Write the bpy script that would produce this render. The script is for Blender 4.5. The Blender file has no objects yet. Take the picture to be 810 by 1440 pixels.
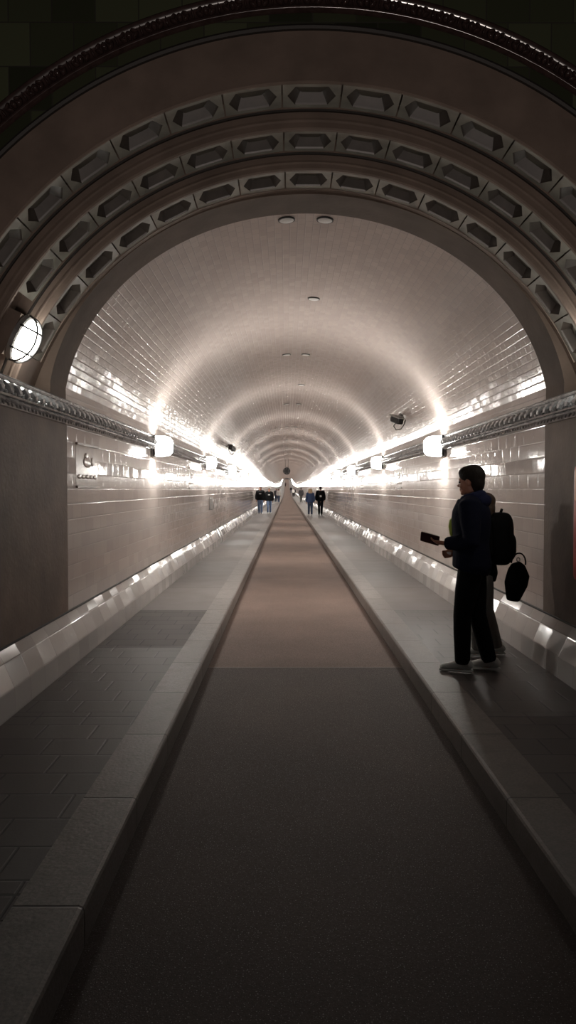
import bpy, bmesh, math, random
from mathutils import Vector, Matrix, Euler
random.seed(7)
C = bpy.context.scene.collection
PI = math.pi
cos, sin, sqrt = math.cos, math.sin, math.sqrt

# ------------------------------------------------------------------ dimensions (metres)
W = 2.22            # half width between the tiled walls
RO = .945           # half width of the roadway
KO = 1.215          # outer edge of the kerbs
SB = 2.09           # foot of the tiled skirting
ROADZ = -.15
SKZ = .43           # top of the skirting
CZ = 1.63           # centre height of the vault circle
R0 = 2.47           # vault radius
EYE = 1.58
VA, VZ, VH = 2.25, 2.20, 1.91      # the tiled vault is a basket arch: half axis, centre height, rise
T0 = math.acos(W/VA)
def vault_pt(t): return (VA*cos(t), VZ + VH*sin(t))
Y0 = 7.0            # where the tiled tube begins
YE = 420.0
def E(y):           # the far half of the tunnel climbs again
    return 0. if y < 130 else 9e-5*(y-130)**2

# ------------------------------------------------------------------ helpers
def tag(o, label=None, cat=None, group=None, kind=None):
    if label: o['label'] = label
    if cat: o['category'] = cat
    if group: o['group'] = group
    if kind: o['kind'] = kind
    return o
def empty(name, loc=(0,0,0), rot=(0,0,0)):
    o = bpy.data.objects.new(name, None); C.objects.link(o)
    o.location = loc; o.rotation_euler = rot; o.empty_display_size = .1
    return o
def copy_tree(o, parent=None):
    c = o.copy(); C.objects.link(c); c.parent = parent
    for ch in list(o.children): copy_tree(ch, c)
    return c
class MB:
    def __init__(s): s.v = []; s.f = []; s.uv = []; s.m = []; s.cur = 0
    def add(s, vs, fs, uvs=None):
        b = len(s.v); s.v += [tuple(v) for v in vs]
        for k, f in enumerate(fs):
            s.f.append([b+i for i in f]); s.m.append(s.cur)
            s.uv.append(uvs[k] if uvs else [(0,0)]*len(f))
    def box(s, x0,x1,y0,y1,z0,z1, M=None):
        vs = [Vector((x,y,z)) for z in (z0,z1) for y in (y0,y1) for x in (x0,x1)]
        if M: vs = [M @ v for v in vs]
        s.add(vs, [(0,2,3,1),(4,5,7,6),(0,1,5,4),(2,6,7,3),(0,4,6,2),(1,3,7,5)])
    def tube(s, pts, rad, n=12, up=(0,0,1), cap=True):
        """pts: centre line; rad: list of r or (ra, rb) (rb along up)"""
        pts = [Vector(p) for p in pts]; N = len(pts); vs = []; up0 = Vector(up)
        for i, p in enumerate(pts):
            t = (pts[min(i+1,N-1)] - pts[max(i-1,0)]).normalized()
            u = up0 - t*up0.dot(t)
            if u.length < .05: u = Vector((1,0,.01)) - t*t.x
            u.normalize(); w = t.cross(u)
            r = rad[i] if isinstance(rad, (list,tuple)) else rad
            ra, rb = r if isinstance(r, (list,tuple)) else (r, r)
            for k in range(n):
                a = 2*PI*k/n; vs.append(p + w*(cos(a)*ra) + u*(sin(a)*rb))
        fs = [(i*n+k, i*n+(k+1)%n, (i+1)*n+(k+1)%n, (i+1)*n+k) for i in range(N-1) for k in range(n)]
        if cap: fs += [tuple(reversed(range(n))), tuple((N-1)*n+k for k in range(n))]
        s.add(vs, fs)
    def ell(s, c, r, M=None, nu=16, nv=10):
        c = Vector(c); vs = []; fs = []
        r = (r,r,r) if not isinstance(r,(list,tuple)) else r
        for j in range(nv+1):
            th = PI*j/nv
            for i in range(nu):
                ph = 2*PI*i/nu
                v = Vector((r[0]*sin(th)*cos(ph), r[1]*sin(th)*sin(ph), r[2]*cos(th)))
                if M: v = M @ v
                vs.append(c+v)
        for j in range(nv):
            for i in range(nu):
                a,b = j*nu+i, j*nu+(i+1)%nu
                if j == 0: fs.append((a, b+nu, a+nu)[::-1])
                elif j == nv-1: fs.append((a,b,a+nu)[::-1])
                else: fs.append((a,b,b+nu,a+nu)[::-1])
        s.add(vs, fs)
    def rbox(s, sx, sy, sz, e=.25, c=(0,0,0), M=None, nu=24, nv=14):
        """rounded box (superellipsoid) with half sizes; e small = boxy"""
        c = Vector(c); vs = []; fs = []
        sp = lambda x, k: math.copysign(abs(x)**k, x)
        for j in range(nv+1):
            th = -PI/2 + PI*j/nv
            for i in range(nu):
                ph = 2*PI*i/nu + PI/nu
                v = Vector((sx*sp(cos(th),e)*sp(cos(ph),e), sy*sp(cos(th),e)*sp(sin(ph),e), sz*sp(sin(th),e)))
                if M: v = M @ v
                vs.append(c+v)
        fs = [(j*nu+i, j*nu+(i+1)%nu, (j+1)*nu+(i+1)%nu, (j+1)*nu+i) for j in range(nv) for i in range(nu)]
        s.add(vs, fs)
    def build(s, name, mats, parent=None, smooth=False, weld=False, loc=None):
        me = bpy.data.meshes.new(name)
        me.from_pydata(s.v, [], s.f); uvl = me.uv_layers.new(name='UVMap')
        k = 0
        for p, u in zip(me.polygons, s.uv):
            for j in range(p.loop_total): uvl.data[p.loop_start+j].uv = u[j]
        if not isinstance(mats,(list,tuple)): mats = [mats]
        for m in mats: me.materials.append(m)
        for p, mi in zip(me.polygons, s.m): p.material_index = mi
        if weld:
            bm = bmesh.new(); bm.from_mesh(me); bmesh.ops.remove_doubles(bm, verts=bm.verts, dist=1e-5)
            bmesh.ops.recalc_face_normals(bm, faces=bm.faces); bm.to_mesh(me); bm.free()
        if smooth: me.polygons.foreach_set('use_smooth', [True]*len(me.polygons))
        me.update()
        o = bpy.data.objects.new(name, me); C.objects.link(o)
        if parent: o.parent = parent
        if loc: o.location = loc
        return o
def sweep(mb, prof, ys, x_sign=1, v0=0., zf=E):
    """sweep an (x, z) profile along y with UV = (y, arc length)"""
    L = [v0]
    for a, b in zip(prof, prof[1:]): L.append(L[-1] + math.dist(a, b))
    n = len(prof)
    vs = [(x_sign*x, y, z + zf(y)) for y in ys for x, z in prof]
    fs = []; uvs = []
    for j in range(len(ys)-1):
        for i in range(n-1):
            f = [j*n+i, j*n+i+1, (j+1)*n+i+1, (j+1)*n+i]
            u = [(ys[j],L[i]),(ys[j],L[i+1]),(ys[j+1],L[i+1]),(ys[j+1],L[i])]
            if x_sign < 0: f.reverse(); u.reverse()
            fs.append(f); uvs.append(u)
    mb.add(vs, fs, uvs)
def revolve(mb, prof, a0, a1, n, clip=None, cz=CZ):
    """profile [(y, R)] turned around the tunnel axis, angle from vertical, UV = (arc, length)"""
    L = [0.]
    for a, b in zip(prof, prof[1:]): L.append(L[-1] + math.dist(a, b))
    m = len(prof); vs = []; fs = []; uvs = []
    for k in range(n+1):
        a = a0 + (a1-a0)*k/n
        for y, R in prof:
            x = R*sin(a)
            if clip and R < clip[1]: x = max(-clip[0], min(clip[0], x))
            vs.append((x, y, cz + R*cos(a)))
    for k in range(n):
        for i in range(m-1):
            fs.append((k*m+i, (k+1)*m+i, (k+1)*m+i+1, k*m+i+1))
            b0 = (a0+(a1-a0)*k/n)*3.; b1 = (a0+(a1-a0)*(k+1)/n)*3.
            uvs.append([(b0,L[i]),(b1,L[i]),(b1,L[i+1]),(b0,L[i+1])])
    mb.add(vs, fs, uvs)

# ------------------------------------------------------------------ materials
class NT:
    def __init__(s, name):
        s.m = bpy.data.materials.new(name); s.m.use_nodes = True
        s.t = s.m.node_tree; s.b = s.t.nodes['Principled BSDF']
    def n(s, typ, **kw):
        x = s.t.nodes.new(typ)
        for k, v in kw.items(): setattr(x, k, v)
        return x
    def l(s, a, b): s.t.links.new(a, b)
    def put(s, sock, v):
        if isinstance(v, (int,float)): sock.default_value = v
        elif isinstance(v, (tuple,list)): sock.default_value = tuple(v) if len(v) != 3 or sock.type == 'VECTOR' else (*v, 1)
        else: s.l(v, sock)
    def math(s, op, a, b=None, c=None):
        x = s.n('ShaderNodeMath', operation=op); s.put(x.inputs[0], a)
        if b is not None: s.put(x.inputs[1], b)
        if c is not None: s.put(x.inputs[2], c)
        return x.outputs[0]
    def mix(s, f, a, b):
        x = s.n('ShaderNodeMix', data_type='RGBA'); s.put(x.inputs[0], f); s.put(x.inputs[6], a); s.put(x.inputs[7], b)
        return x.outputs[2]
    def noise(s, scale, detail=3, vec=None, dim='3D'):
        x = s.n('ShaderNodeTexNoise', noise_dimensions=dim); x.inputs['Scale'].default_value = scale; x.inputs['Detail'].default_value = detail
        if vec is None:
            g = s.n('ShaderNodeNewGeometry'); vec = g.outputs['Position']
        s.l(vec, x.inputs['Vector']); return x.outputs['Fac']
    def ramp(s, f, a, b):
        x = s.n('ShaderNodeMapRange'); s.put(x.inputs[0], f); x.inputs[1].default_value = a; x.inputs[2].default_value = b
        return x.outputs[0]
def simple(name, col, rough=.6, metal=0., spec=.5, bump=0., bscale=30, var=0., vscale=4, sheen=0.):
    t = NT(name); b = t.b
    b.inputs['Roughness'].default_value = rough; b.inputs['Metallic'].default_value = metal
    b.inputs['Specular IOR Level'].default_value = spec
    if var:
        f = t.ramp(t.noise(vscale, 4), .3, .7)
        c = t.mix(f, tuple(x*(1-var) for x in col), tuple(min(1,x*(1+var)) for x in col)); t.l(c, b.inputs['Base Color'])
    else: b.inputs['Base Color'].default_value = (*col, 1)
    if bump:
        bp = t.n('ShaderNodeBump'); bp.inputs['Strength'].default_value = bump; bp.inputs['Distance'].default_value = .01
        t.l(t.noise(bscale, 4), bp.inputs['Height']); t.l(bp.outputs[0], b.inputs['Normal'])
    return t.m
def tile(name, col, tw, th, rough=.12, tilt=.02, grout=.003, var=.06, gcol=(.25,.22,.2), off=.5, v0=0., band=None, wob=.4, spec=.5, bump=.25, geo=None):
    """glazed tile in UV metres; every tile has its own slight tilt and tone"""
    t = NT(name); b = t.b
    uv = t.n('ShaderNodeUVMap'); sep = t.n('ShaderNodeSeparateXYZ'); t.l(uv.outputs[0], sep.inputs[0])
    if geo:     # XYZ swizzle from world position instead of UV
        g = t.n('ShaderNodeNewGeometry'); t.l(g.outputs['Position'], sep.inputs[0])
        U, V = sep.outputs[geo[0]], sep.outputs[geo[1]]
    else: U, V = sep.outputs[0], sep.outputs[1]
    v = t.math('DIVIDE', t.math('SUBTRACT', V, v0), th); row = t.math('FLOOR', v)
    u = t.math('ADD', t.math('DIVIDE', U, tw), t.math('MULTIPLY', t.math('MODULO', t.math('ABSOLUTE', row), 2), off))
    colm = t.math('FLOOR', u)
    fu = t.math('SUBTRACT', u, colm); fv = t.math('SUBTRACT', v, row)
    du = t.math('MULTIPLY', t.math('MINIMUM', fu, t.math('SUBTRACT', 1, fu)), tw)
    dv = t.math('MULTIPLY', t.math('MINIMUM', fv, t.math('SUBTRACT', 1, fv)), th)
    d = t.math('MINIMUM', du, dv)
    face = t.ramp(d, grout*.4, grout)
    cv = t.n('ShaderNodeCombineXYZ'); t.l(colm, cv.inputs[0]); t.l(row, cv.inputs[1])
    wn = t.n('ShaderNodeTexWhiteNoise', noise_dimensions='3D'); t.l(cv.outputs[0], wn.inputs['Vector'])
    c = t.mix(wn.outputs['Value'], tuple(x*(1-var) for x in col), tuple(min(1,x*(1+var)) for x in col))
    dirt = t.ramp(t.noise(.9, 5), .35, .75)
    c = t.mix(t.math('MULTIPLY', dirt, .10), c, tuple(x*.6 for x in col))
    c = t.mix(face, gcol, c); t.l(c, b.inputs['Base Color'])
    r = t.math('ADD', rough, t.math('MULTIPLY', t.math('SUBTRACT', 1, face), .5))
    if band is not None:
        isb = t.math('COMPARE', row, band[0], .5)
        r = t.math('ADD', r, t.math('MULTIPLY', isb, band[1]-rough))
    t.put(b.inputs['Roughness'], r); b.inputs['Specular IOR Level'].default_value = spec
    wv = t.n('ShaderNodeCombineXYZ'); t.l(U, wv.inputs[0]); t.put(wv.inputs[1], t.math('MULTIPLY', V, .15)); t.l(wn.outputs['Value'], wv.inputs[2])
    bp = t.n('ShaderNodeBump'); bp.inputs['Strength'].default_value = bump; bp.inputs['Distance'].default_value = .004
    h = t.math('ADD', t.ramp(d, 0, grout*2.5), t.math('MULTIPLY', t.noise(22, 1, vec=wv.outputs[0]), wob))
    t.l(h, bp.inputs['Height'])
    sub = t.n('ShaderNodeVectorMath', operation='SUBTRACT'); t.l(wn.outputs['Color'], sub.inputs[0]); sub.inputs[1].default_value = (.5,.5,.5)
    sc = t.n('ShaderNodeVectorMath', operation='MULTIPLY'); t.l(sub.outputs[0], sc.inputs[0])
    sc.inputs[1].default_value = tilt if isinstance(tilt, tuple) else (tilt,)*3
    ad = t.n('ShaderNodeVectorMath', operation='ADD'); t.l(bp.outputs[0], ad.inputs[0]); t.l(sc.outputs[0], ad.inputs[1])
    nm = t.n('ShaderNodeVectorMath', operation='NORMALIZE'); t.l(ad.outputs[0], nm.inputs[0])
    t.l(nm.outputs[0], b.inputs['Normal'])
    return t.m
def emit(name, col, s):
    t = NT(name); b = t.b; b.inputs['Base Color'].default_value = (.9,.9,.88,1)
    b.inputs['Emission Color'].default_value = (*col,1); b.inputs['Emission Strength'].default_value = s
    return t.m

M = {}
LAMP_S, PORTAL_S = 235., 22.
M['wall'] = tile('wall_tile', (.56,.49,.455), .30, .1445, rough=.10, tilt=(.01,.02,.012), v0=SKZ, band=(9,.05), grout=.0035)
M['vault'] = tile('vault_tile', (.56,.485,.45), .150, .074, rough=.13, tilt=(.02,.03,.02), grout=.003, var=.05)
M['skirt'] = tile('skirting_tile', (.50,.47,.45), .33, .182, rough=.12, tilt=.13, grout=.004, off=0., v0=.0, var=.12, wob=.5)
M['plaster'] = simple('brown_plaster', (.15,.102,.076), .62, var=.30, vscale=1.8, bump=.25, bscale=25, spec=.3)
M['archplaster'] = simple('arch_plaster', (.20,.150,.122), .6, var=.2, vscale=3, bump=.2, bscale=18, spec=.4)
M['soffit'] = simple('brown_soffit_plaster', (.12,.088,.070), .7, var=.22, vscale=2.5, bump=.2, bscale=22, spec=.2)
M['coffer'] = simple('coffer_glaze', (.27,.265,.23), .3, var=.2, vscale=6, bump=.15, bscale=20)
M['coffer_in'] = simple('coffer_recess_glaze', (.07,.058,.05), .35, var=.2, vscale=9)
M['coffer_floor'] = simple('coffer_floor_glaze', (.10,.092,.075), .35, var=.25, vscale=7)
M['green'] = tile('green_wall_tile', (.055,.062,.035), .30, .30, rough=.3, tilt=.05, grout=.006, var=.6, gcol=(.03,.028,.02), geo=(0,2))
M['rope'] = simple('rope_glaze', (.05,.030,.027), .12, var=.3, vscale=20)
M['cornice'] = simple('cornice_glaze', (.42,.43,.44), .2, metal=.45, var=.35, vscale=12, spec=.8)
M['darkline'] = simple('dark_line', (.03,.025,.022), .6)
def road_mat():
    t = NT('road_asphalt'); b = t.b
    f = t.ramp(t.noise(1.2, 5), .3, .7)
    sp = t.ramp(t.noise(85, 3), .35, .7)
    g = t.n('ShaderNodeNewGeometry'); s = t.n('ShaderNodeSeparateXYZ'); t.l(g.outputs['Position'], s.inputs[0])
    inner = t.math('GREATER_THAN', s.outputs[1], 7.28)     # paving changes at the portal joint; light falloff also darkens the near colour
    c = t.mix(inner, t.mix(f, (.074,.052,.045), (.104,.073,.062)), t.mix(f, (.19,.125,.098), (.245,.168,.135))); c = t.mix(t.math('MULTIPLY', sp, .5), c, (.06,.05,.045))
    spark = t.math('GREATER_THAN', t.noise(160, 0), .74)
    c = t.mix(t.math('MULTIPLY', spark, .6), c, (.5,.46,.44))
    # dark construction joint every 7.2 m
    j = t.math('ABSOLUTE', t.math('SUBTRACT', t.math('MODULO', t.math('ADD', s.outputs[1], 7.2*2-7.28+3.6), 7.2), 3.6))
    c = t.mix(t.math('MULTIPLY', t.math('LESS_THAN', j, .012), .5), c, (.35,.30,.27))
    ed = t.ramp(t.math('ABSOLUTE', s.outputs[0]), RO-.09, RO)  # kerb-foot shadow painted into the road edges
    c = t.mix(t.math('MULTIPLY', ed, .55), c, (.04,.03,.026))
    t.l(c, b.inputs['Base Color'])
    t.put(b.inputs['Roughness'], t.math('ADD', .62, t.math('MULTIPLY', sp, .2)))
    t.put(b.inputs['Specular IOR Level'], .3)
    bp = t.n('ShaderNodeBump'); bp.inputs['Strength'].default_value = .5; bp.inputs['Distance'].default_value = .004
    t.l(t.noise(170, 3), bp.inputs['Height']); t.l(bp.outputs[0], b.inputs['Normal'])
    return t.m
M['road'] = road_mat()
def walk_mat():
    t = NT('sidewalk_slabs'); b = t.b
    g = t.n('ShaderNodeNewGeometry'); s = t.n('ShaderNodeSeparateXYZ'); t.l(g.outputs['Position'], s.inputs[0])
    X = t.math('ADD', s.outputs[0], 10.); Y = t.math('ADD', s.outputs[1], 20.)
    th, tw = .2875, .34
    v = t.math('DIVIDE', Y, th); row = t.math('FLOOR', v)
    u = t.math('ADD', t.math('DIVIDE', X, tw), t.math('MULTIPLY', row, .37)); cm = t.math('FLOOR', u)
    fu = t.math('FRACT', u); fv = t.math('FRACT', v)
    d = t.math('MINIMUM', t.math('MULTIPLY', t.math('MINIMUM', fu, t.math('SUBTRACT',1,fu)), tw), t.math('MULTIPLY', t.math('MINIMUM', fv, t.math('SUBTRACT',1,fv)), th))
    face = t.ramp(d, .004, .009)
    # every 2.3 m a joint and a new bay with its own tone
    p = t.math('DIVIDE', t.math('SUBTRACT', Y, 20+5.19-2.3*10), 2.3); bay = t.math('FLOOR', p); fp = t.math('FRACT', p)
    jd = t.math('MULTIPLY', t.math('MINIMUM', fp, t.math('SUBTRACT',1,fp)), 2.3); jf = t.ramp(jd, .006, .014)
    sx = t.math('SIGN', s.outputs[0])
    cv = t.n('ShaderNodeCombineXYZ'); t.l(bay, cv.inputs[0]); t.l(sx, cv.inputs[1])
    wn = t.n('ShaderNodeTexWhiteNoise'); t.l(cv.outputs[0], wn.inputs['Vector'])
    cv2 = t.n('ShaderNodeCombineXYZ'); t.l(cm, cv2.inputs[0]); t.l(row, cv2.inputs[1]); t.l(sx, cv2.inputs[2])
    wn2 = t.n('ShaderNodeTexWhiteNoise'); t.l(cv2.outputs[0], wn2.inputs['Vector'])
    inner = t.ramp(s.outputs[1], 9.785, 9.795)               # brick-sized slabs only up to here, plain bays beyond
    c = t.mix(inner, t.mix(wn.outputs['Value'], (.072,.058,.053), (.105,.087,.080)), t.mix(wn.outputs['Value'], (.12,.105,.10), (.22,.198,.188)))  # nearer slabs also coloured darker for the fading light
    plainf = t.math('MAXIMUM', inner, 0)
    c = t.mix(t.math('MULTIPLY', wn2.outputs['Value'], t.math('MULTIPLY', t.math('SUBTRACT', 1, plainf), .5)), c, (.05,.042,.04))
    c = t.mix(t.math('MULTIPLY', t.ramp(t.noise(2.5,5), .3, .8), .4), c, (.08,.068,.062))
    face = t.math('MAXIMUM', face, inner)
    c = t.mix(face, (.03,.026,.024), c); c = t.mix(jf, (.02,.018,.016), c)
    t.l(c, b.inputs['Base Color'])
    t.put(b.inputs['Roughness'], t.math('ADD', .46, t.math('MULTIPLY', wn.outputs['Value'], .2)))
    bp = t.n('ShaderNodeBump'); bp.inputs['Strength'].default_value = .4; bp.inputs['Distance'].default_value = .004
    h = t.math('ADD', t.math('MULTIPLY', face, jf), t.math('MULTIPLY', t.noise(60,3), .25)); t.l(h, bp.inputs['Height']); t.l(bp.outputs[0], b.inputs['Normal'])
    return t.m
M['walk'] = walk_mat()
def kerb_mat():
    t = NT('kerb_granite'); b = t.b
    g = t.n('ShaderNodeNewGeometry'); s = t.n('ShaderNodeSeparateXYZ'); t.l(g.outputs['Position'], s.inputs[0])
    p = t.math('DIVIDE', t.math('ADD', s.outputs[1], 12.2), 1.0); fp = t.math('FRACT', p)
    jd = t.math('MINIMUM', fp, t.math('SUBTRACT',1,fp)); jf = t.ramp(jd, .003, .010)
    cv = t.n('ShaderNodeCombineXYZ'); t.l(t.math('FLOOR', p), cv.inputs[0]); t.l(t.math('SIGN', s.outputs[0]), cv.inputs[1])
    wn = t.n('ShaderNodeTexWhiteNoise'); t.l(cv.outputs[0], wn.inputs['Vector'])
    c = t.mix(wn.outputs['Value'], (.165,.140,.126), (.245,.212,.193))
    c = t.mix(t.ramp(t.noise(90,3), .35, .7), c, (.13,.11,.10)); c = t.mix(t.math('MULTIPLY', t.ramp(t.noise(7,5), .5, .7), .6), c, (.11,.09,.08))
    c = t.mix(jf, (.05,.04,.035), c); t.l(c, b.inputs['Base Color'])
    b.inputs['Roughness'].default_value = .5
    bp = t.n('ShaderNodeBump'); bp.inputs['Strength'].default_value = .5; bp.inputs['Distance'].default_value = .006
    t.l(t.math('ADD', jf, t.math('MULTIPLY', t.noise(45,4), .6)), bp.inputs['Height']); t.l(bp.outputs[0], b.inputs['Normal'])
    return t.m
M['kerb'] = kerb_mat()
M['lamp'] = emit('lamp_glass', (1.,.965,.90), LAMP_S)
M['lamp_top'] = emit('lamp_top_glass', (1.,.965,.90), 80.)
M['lamp_end'] = emit('lamp_end_glass', (1.,.965,.90), 4.)
M['portallamp'] = emit('portal_lamp_glass', (1.,.97,.88), PORTAL_S)
M['metal_dark'] = simple('dark_metal', (.05,.05,.05), .4, metal=.6)
M['metal_grey'] = simple('grey_metal', (.35,.34,.33), .35, metal=.5)
M['white_plastic'] = simple('white_plastic', (.75,.74,.72), .35)
M['black_plastic'] = simple('black_plastic', (.012,.012,.014), .35)
M['lens'] = simple('lens_glass', (.01,.01,.015), .05, spec=1)
M['plaque'] = simple('plaque_glaze', (.52,.45,.41), .14, var=.1, vscale=8)
M['plaque_edge'] = simple('plaque_edge_glaze', (.24,.19,.165), .2)
M['red'] = simple('red_paint', (.55,.035,.02), .35)
M['orange'] = simple('lit_red_paint', (.75,.22,.10), .35)
M['skin'] = simple('skin', (.36,.17,.115), .5)
M['lip'] = simple('lip_skin', (.27,.09,.07), .45)
M['hair_dark'] = simple('dark_hair', (.014,.010,.008), .7, spec=.2, bump=.6, bscale=90)
M['hair_brown'] = simple('brown_hair', (.07,.04,.025), .5, bump=.6, bscale=90)
M['hair_blond'] = simple('blond_hair', (.45,.31,.19), .5, bump=.6, bscale=90)
M['navy'] = simple('navy_cloth', (.006,.008,.020), .9, spec=.15, bump=.3, bscale=60)
M['hoodnavy'] = simple('navy_hood_cloth', (.012,.015,.045), .9, spec=.2, bump=.3, bscale=60)
M['black'] = simple('black_cloth', (.006,.006,.007), .9, spec=.15, bump=.3, bscale=60)
M['greycloth'] = simple('dark_grey_cloth', (.17,.165,.155), .85, spec=.2, bump=.3, bscale=60)
M['midgrey'] = simple('mid_grey_cloth', (.10,.10,.11), .85)
M['jeans'] = simple('blue_denim', (.13,.19,.32), .85, var=.2, vscale=8)
M['darkjeans'] = simple('dark_denim', (.04,.06,.11), .85)
M['bluecloth'] = simple('blue_cloth', (.03,.055,.13), .8)
M['whitecloth'] = simple('white_cloth', (.70,.68,.66), .8)
M['shoe'] = simple('white_shoe_leather', (.62,.64,.62), .5)
M['sole'] = simple('shoe_sole', (.70,.70,.68), .6)
M['lime'] = simple('lime_cloth', (.42,.52,.10), .7)
M['maroon'] = simple('dark_maroon_case', (.03,.008,.009), .35)

# ------------------------------------------------------------------ the tube
ys = [Y0 + .5*i for i in range(0, 24)] + [19 + 3*i for i in range(0, 37)]
ys = [y for y in ys if y < 127] + [130 + 5*i for i in range(0, 59)]
ysn = [4.8, 5.5, 6.2] + ys           # also past the portal jambs
ysr = [-2.5, -1, 0, 1, 2, 3, 4] + ysn
def strct(o, label=None):
    o['kind'] = 'structure'
    if label: o['label'] = label
    return o
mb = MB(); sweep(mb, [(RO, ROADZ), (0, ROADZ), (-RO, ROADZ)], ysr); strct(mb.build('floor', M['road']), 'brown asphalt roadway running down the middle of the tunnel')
for sgn, side in ((-1,'left'), (1,'right')):
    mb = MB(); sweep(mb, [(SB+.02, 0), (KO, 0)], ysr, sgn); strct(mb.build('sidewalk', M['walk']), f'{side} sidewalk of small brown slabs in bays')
    mb = MB(); sweep(mb, [(KO, -.02), (KO, .006), (RO+.02, .006), (RO+.006, 0), (RO, -.012), (RO, ROADZ-.02)], ysr, sgn)
    strct(mb.build('kerb', M['kerb']), f'grey granite kerb along the {side} edge of the roadway')
    mb = MB()
    mb2 = MB()
    # skirting: two tall rows and a narrow cap row, leaning outwards
    px = lambda z: SB + (W-.005-SB)*z/SKZ
    prof = [(SB, -.01), (SB, 0), (SB+.008, .18), (SB+.010, .183), (SB+.082, .355), (SB+.084, .358), (W-.005, SKZ)]
    sweep(mb, prof, ysn, sgn, v0=-.01)
    sweep(mb, [(W-.005, SKZ), (W+.02, SKZ+.004)], ysn, sgn)
    strct(mb.build('baseboard_'+side, M['skirt']), f'pale glazed skirting leaning along the foot of the {side} wall')
    mb2.cur = 0
    sweep(mb2, [(W-.001, SKZ-.004), (W-.014, SKZ+.002), (W-.014, SKZ+.016), (W-.001, SKZ+.02)], ysn, sgn)
    strct(mb2.build('trim_1' if sgn < 0 else 'trim_2', M['darkline']), f'dark seam strip above the {side} skirting')
    mb = MB(); zs = vault_pt(T0)[1]
    sweep(mb, [(W, SKZ), (W, 1.0), (W, 1.6), (W, zs)], ys, sgn, v0=SKZ)
    strct(mb.build('wall_'+side, M['wall']), f'{side} tunnel wall of pale glazed tiles')
# vault
prof = [vault_pt(PI-T0 - (PI-2*T0)*k/80) for k in range(81)]
mb = MB(); sweep(mb, prof, ys); strct(mb.build('ceiling', M['vault'], smooth=True), 'barrel vault of small pale glazed tiles')
# end wall with the dark opening to the far hall
mb = MB(); e = E(YE)
mb.cur = 0
mb.box(-2.3,-1.6,YE-.1,YE+.2,e-.2,e+4.2); mb.box(1.6,2.3,YE-.1,YE+.2,e-.2,e+4.2); mb.box(-1.6,1.6,YE-.1,YE+.2,e+2.6,e+4.2)
strct(mb.build('wall_back', M['green']), 'far end wall with an opening')
mb = MB(); mb.box(-1.6,1.6,YE+3,YE+3.2,e-.2,e+2.8); mb.box(-1.6,1.6,YE+.2,YE+3,e-.2,e-.15)
strct(mb.build('wall_back', M['bluecloth']), 'dim blue hall beyond the far opening')

# ------------------------------------------------------------------ pilasters / portal
for sgn, side in ((-1,'left'), (1,'right')):
    mb = MB()
    x0, x1 = sorted((sgn*(W-.006), sgn*6.5)); mb.box(x0, x1, 4.8, Y0, SKZ, 2.39)
    x0, x1 = sorted((sgn*(W+.02), sgn*6.5)); mb.box(x0, x1, 4.8, Y0, -.1, SKZ)
    strct(mb.build('pilaster', M['plaster']), f'brown plaster pier on the {side} of the portal')
RA, RB, RC = 2.77, 2.63, 2.50
YA, YB, YC, YD = 5.31, 5.70, 6.10, 6.54
A74 = math.radians(74); PITCH = math.radians(8.75); AC = 7.5*PITCH; DEP = .10
ringprof = {
 'a': [(YA,RA+.02),(YA,RA+.01),(YA+.012,RA),(YA+.025,RA),(YA+.025,RA+DEP),(YB-.03,RA+DEP),(YB-.03,RA),(YB,RA),(YB,RB+.085)],
 'b': [(YB,RB+.085),(YB-.012,RB+.078),(YB-.016,RB+.062),(YB-.006,RB+.05),(YB-.006,RB+.012),(YB+.004,RB),(YB+.03,RB),(YB+.03,RB+DEP),(YC-.03,RB+DEP),(YC-.03,RB),(YC,RB),(YC,RC+.075)],
 'c': [(YC,RC+.075),(YC-.012,RC+.068),(YC-.016,RC+.055),(YC-.006,RC+.045),(YC-.006,RC+.012),(YC+.004,RC),(YC+.03,RC),(YC+.03,RC+DEP),(YD-.06,RC+DEP),(YD-.06,RC),(YD,RC)],
}
names = {'a':'outermost', 'b':'middle', 'c':'innermost'}
def coffer_mesh(w, d):
    """glazed panel with an elongated hexagonal recess; x across (tangent), y depth, +z away from the axis"""
    mb = MB(); hw, hd = w/2, d/2
    rect = [(-hw,-hd),(hw,-hd),(hw,hd),(-hw,hd)]
    def hexa(a, b, k): return [(-a,0),(-a*k,-b),(a*k,-b),(a,0),(a*k,b),(-a*k,b)]
    h1 = hexa(hw*.84, hd*.74, .68); h2 = hexa(hw*.56, hd*.46, .68); h3 = hexa(hw*.50, hd*.40, .68)
    R = [Vector((x,y,0)) for x,y in rect]; H = [Vector((x,y,0)) for x,y in h1]
    H1 = [Vector((x*.97,y*.96,.012)) for x,y in h1]; H2 = [Vector((x,y,.075)) for x,y in h2]; H3 = [Vector((x,y,.062)) for x,y in h3]
    RB_ = [Vector((x,y,.09)) for x,y in rect]
    mb.cur = 0
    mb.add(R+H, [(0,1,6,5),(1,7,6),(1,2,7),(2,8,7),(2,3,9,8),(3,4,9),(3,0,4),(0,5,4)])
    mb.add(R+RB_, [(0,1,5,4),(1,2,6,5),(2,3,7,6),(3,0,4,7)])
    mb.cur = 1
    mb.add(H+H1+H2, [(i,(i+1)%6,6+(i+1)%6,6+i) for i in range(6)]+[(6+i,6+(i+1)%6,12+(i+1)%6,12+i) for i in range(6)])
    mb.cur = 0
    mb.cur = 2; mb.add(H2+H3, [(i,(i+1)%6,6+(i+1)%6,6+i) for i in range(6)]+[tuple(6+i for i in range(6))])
    return mb
def joined_coffer(R, y0, y1):
    return coffer_mesh(2*R*math.tan(PITCH/2)-.010, y1-y0-.004)
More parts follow.
